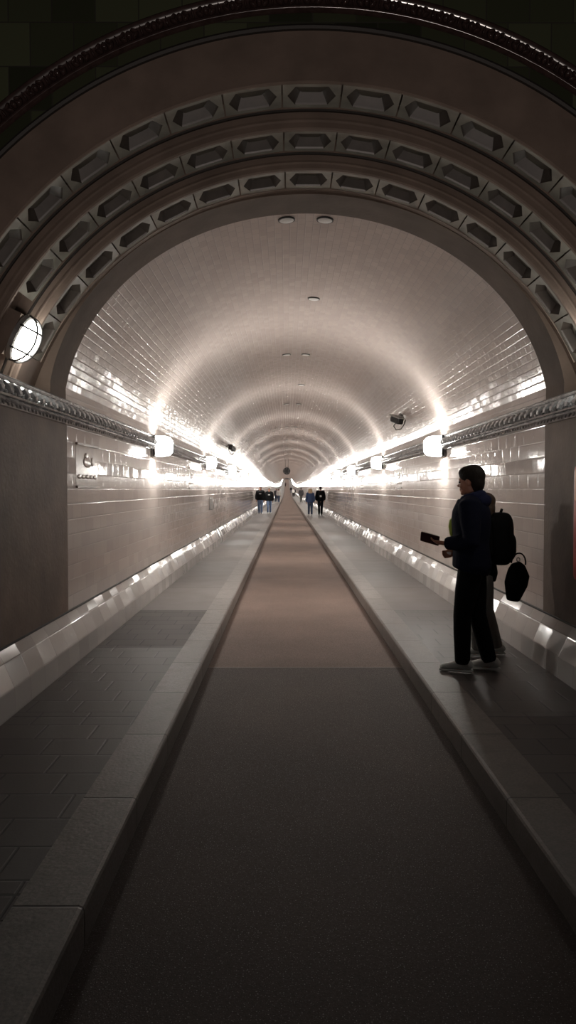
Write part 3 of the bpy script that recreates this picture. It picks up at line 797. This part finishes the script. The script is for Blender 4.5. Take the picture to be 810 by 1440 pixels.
Mw = Matrix.Translation((PX,PY,.008)) @ Matrix.Rotation(RZ,4,'Z') @ Matrix.Scale(1.765/1.75,4)
ph = empty('phone', Mw @ Vector((.335,.105,1.135)), (R_(62), R_(-14), RZ-.12))
mb = MB(); mb.rbox(.074,.037,.005,.15); mb.build('case', M['maroon'], ph)
mb = MB(); mb.rbox(.068,.033,.001,.15,(0,0,.005)); mb.build('screen', M['lens'], ph)
ph.scale = (1.15,1.3,1.1)
tag(ph, 'dark phone held out in the left hand of the man in navy', 'phone')

# the woman behind him
WX, WY, WR = 1.675, 7.10, R_(172)
wom = figure('woman in black jacket and dark grey trousers standing behind the man in navy', (WX,WY,.008), WR, H=1.53, voxel=.012, near=True, hair='long', female=True,
  c=dict(skin=M['skin'], legs=M['greycloth'], top=M['black'], shoe=M['shoe'], hair=M['hair_brown'], bulk=.03, hem=.82, legw=1.12),
  pose=dict(lf=(.06,.07), rf=(-.16,-.07), le=(-.02,.22,1.14), lw=(.18,.12,1.10), lh=(1,-.3,0), re=(-.02,-.22,1.12), rw=(.16,-.15,1.08), rh=(1,.3,0), yaw=.1))
bx = WX + .215
backpack((WX+.14, WY-.08, 1.12), WR, 1.03, M['black'], 'large rounded black backpack on the back of the woman in grey trousers')
sb = empty('shoulder_bag', (WX+.255, WY-.20, .735), (0,R_(-8),R_(200)))
mb = MB(); mb.tube([(.01,0,-.185),(.01,0,-.165),(0,0,-.03),(-.01,0,.05),(.015,0,.13),(.03,0,.17)], [(.05,.05),(.065,.06),(.115,.085),(.118,.08),(.085,.06),(.045,.03)], 20, up=(0,1,0))
bake(mb, 'bag_body', M['black'], sb, .012, 3)
mb = MB(); mb.tube([(.08*cos(t)-.0,0,.16+.10*sin(t)) for t in [PI*k/10 for k in range(11)]], .007, 8, up=(0,1,0)); mb.tube([(.07,0,.2),(.11,.01,.33),(.16,.03,.48)], [(.018,.005)]*3, 8, up=(0,1,0)); mb.build('strap', M['black'], sb, smooth=True)
mb = MB(); mb.tube([(.0+.018*cos(t),-.01,.20+.018*sin(t)) for t in [2*PI*k/12 for k in range(13)]], .005, 6, up=(0,1,0)); mb.build('buckle', M['metal_grey'], sb, smooth=True)
tag(sb, 'smaller black bag hanging low beside the big backpack', 'bag')

# people in the distance
walk = lambda k: dict(lf=(.20*k,.08), rf=(-.20*k,-.08), le=(-.05*k-.02,.25,1.12), lw=(-.02,.24,.88), re=(.02,-.25,1.12), rw=(.10,-.24,.90))
def far(lab, x, y, rz, H, top, legs, hair, style='short', shoe='shoe', k=1, hood=None, bulk=.045):
    c = dict(skin=M['skin'], legs=M[legs], top=M[top], shoe=M[shoe], hair=M[hair], bulk=bulk, legw=1.1)
    if hood: c['hood'] = M[hood]
    return figure(lab, (x,y,E(y)+.008), R_(rz), H, .022, c, walk(k), False, style)
p1 = far('person in black hoodie and light blue jeans walking nearest the left wall', -1.84, 47.6, -90, 1.76, 'black','jeans','hair_dark', hood='black', shoe='greycloth', bulk=.07)
p2 = far('person in black hoodie and blue jeans walking next to the left kerb', -1.30, 48.4, -90, 1.66, 'black','jeans','hair_brown', hood='black', shoe='shoe', k=-1, bulk=.07)
for p_ in (p1, p2):
    mb = MB(); mb.rbox(.008,.07,.02,.4,(.20,0,1.28)); mb.build('chest_print', M['whitecloth'], p_)
far('person in dark top behind the two black hoodies on the left sidewalk', -1.42, 90, -90, 1.7, 'midgrey','darkjeans','hair_brown')
far('person in white top at the left kerb behind the two black hoodies', -1.10, 88, -80, 1.65, 'whitecloth','darkjeans','hair_dark', k=-1)
far('person with pale blond hair, blue jacket and jeans on the right sidewalk', 1.20+.02, 44.6, 92, 1.62, 'bluecloth','darkjeans','hair_blond', 'wide', bulk=.05)
far('person all in black with a backpack on the right sidewalk', 1.84, 45, 90, 1.76, 'black','black','hair_dark', shoe='greycloth', k=-.6, bulk=.05)
backpack((1.84, 44.80, 1.22), R_(90), .85, M['black'], 'black backpack with white patch worn by the person in black', M['whitecloth'])
far('person in dark grey coat with hands low, farther along the right sidewalk', 1.52, 88, 90, 1.74, 'midgrey','greycloth','hair_dark', shoe='greycloth', bulk=.06, k=.6)
far('tiny distant person in pale jacket at the right kerb', 1.14, 150, 90, 1.72, 'whitecloth','black','hair_dark', shoe='greycloth')
far('tiny distant person in dark coat beside the pale jacket', 1.42, 156, -90, 1.76, 'black','black','hair_dark', shoe='greycloth')
far('tiny distant person in dark clothes nearest the far slope', 1.05, 205, 90, 1.76, 'black','darkjeans','hair_dark', shoe='greycloth')
far('tiny distant person in red-brown coat walking up the far slope', -.62, 300, 90, 1.75, 'maroon','black','hair_dark', shoe='greycloth')

# ------------------------------------------------------------------ light, world, camera
w = bpy.data.worlds.new('World'); bpy.context.scene.world = w; w.use_nodes = True
w.node_tree.nodes['Background'].inputs[0].default_value = (.95,.85,.88,1); w.node_tree.nodes['Background'].inputs[1].default_value = .007
sl = bpy.data.lights.new('portal_fill_spot', 'SPOT'); sl.energy = 280; sl.spot_size = math.radians(64); sl.spot_blend = .8; sl.shadow_soft_size = .3; sl.color = (1,.86,.78)  # unseen fill spot added to brighten the arch face, no fixture
so_ = bpy.data.objects.new('portal_fill_spot', sl); C.objects.link(so_); so_.location = (0,-2.2,.3)
so_.rotation_euler = (Vector((0,5.3,4.6))-so_.location).to_track_quat('-Z','Y').to_euler()

cam = bpy.data.cameras.new('Camera'); co = bpy.data.objects.new('Camera', cam); C.objects.link(co)
cam.sensor_fit = 'VERTICAL'; cam.sensor_height = 24; cam.lens = 24*1060/1440
cam.clip_end = 800; cam.clip_start = .05
co.location = (-.18, 0, EYE); co.rotation_euler = (PI/2 - math.atan(32/1060), 0, -math.atan(2/1060))
sc = bpy.context.scene; sc.camera = co
sc.view_settings.view_transform = 'Standard'; sc.view_settings.look = 'None'; sc.view_settings.gamma = 1; sc.view_settings.exposure = .32
sc.view_settings.use_curve_mapping = False
sc.cycles.use_denoising = True; sc.cycles.use_light_tree = True
sc.cycles.max_bounces = 8; sc.cycles.diffuse_bounces = 5; sc.cycles.glossy_bounces = 4
sc.cycles.sample_clamp_indirect = 6; sc.cycles.sample_clamp_direct = 0
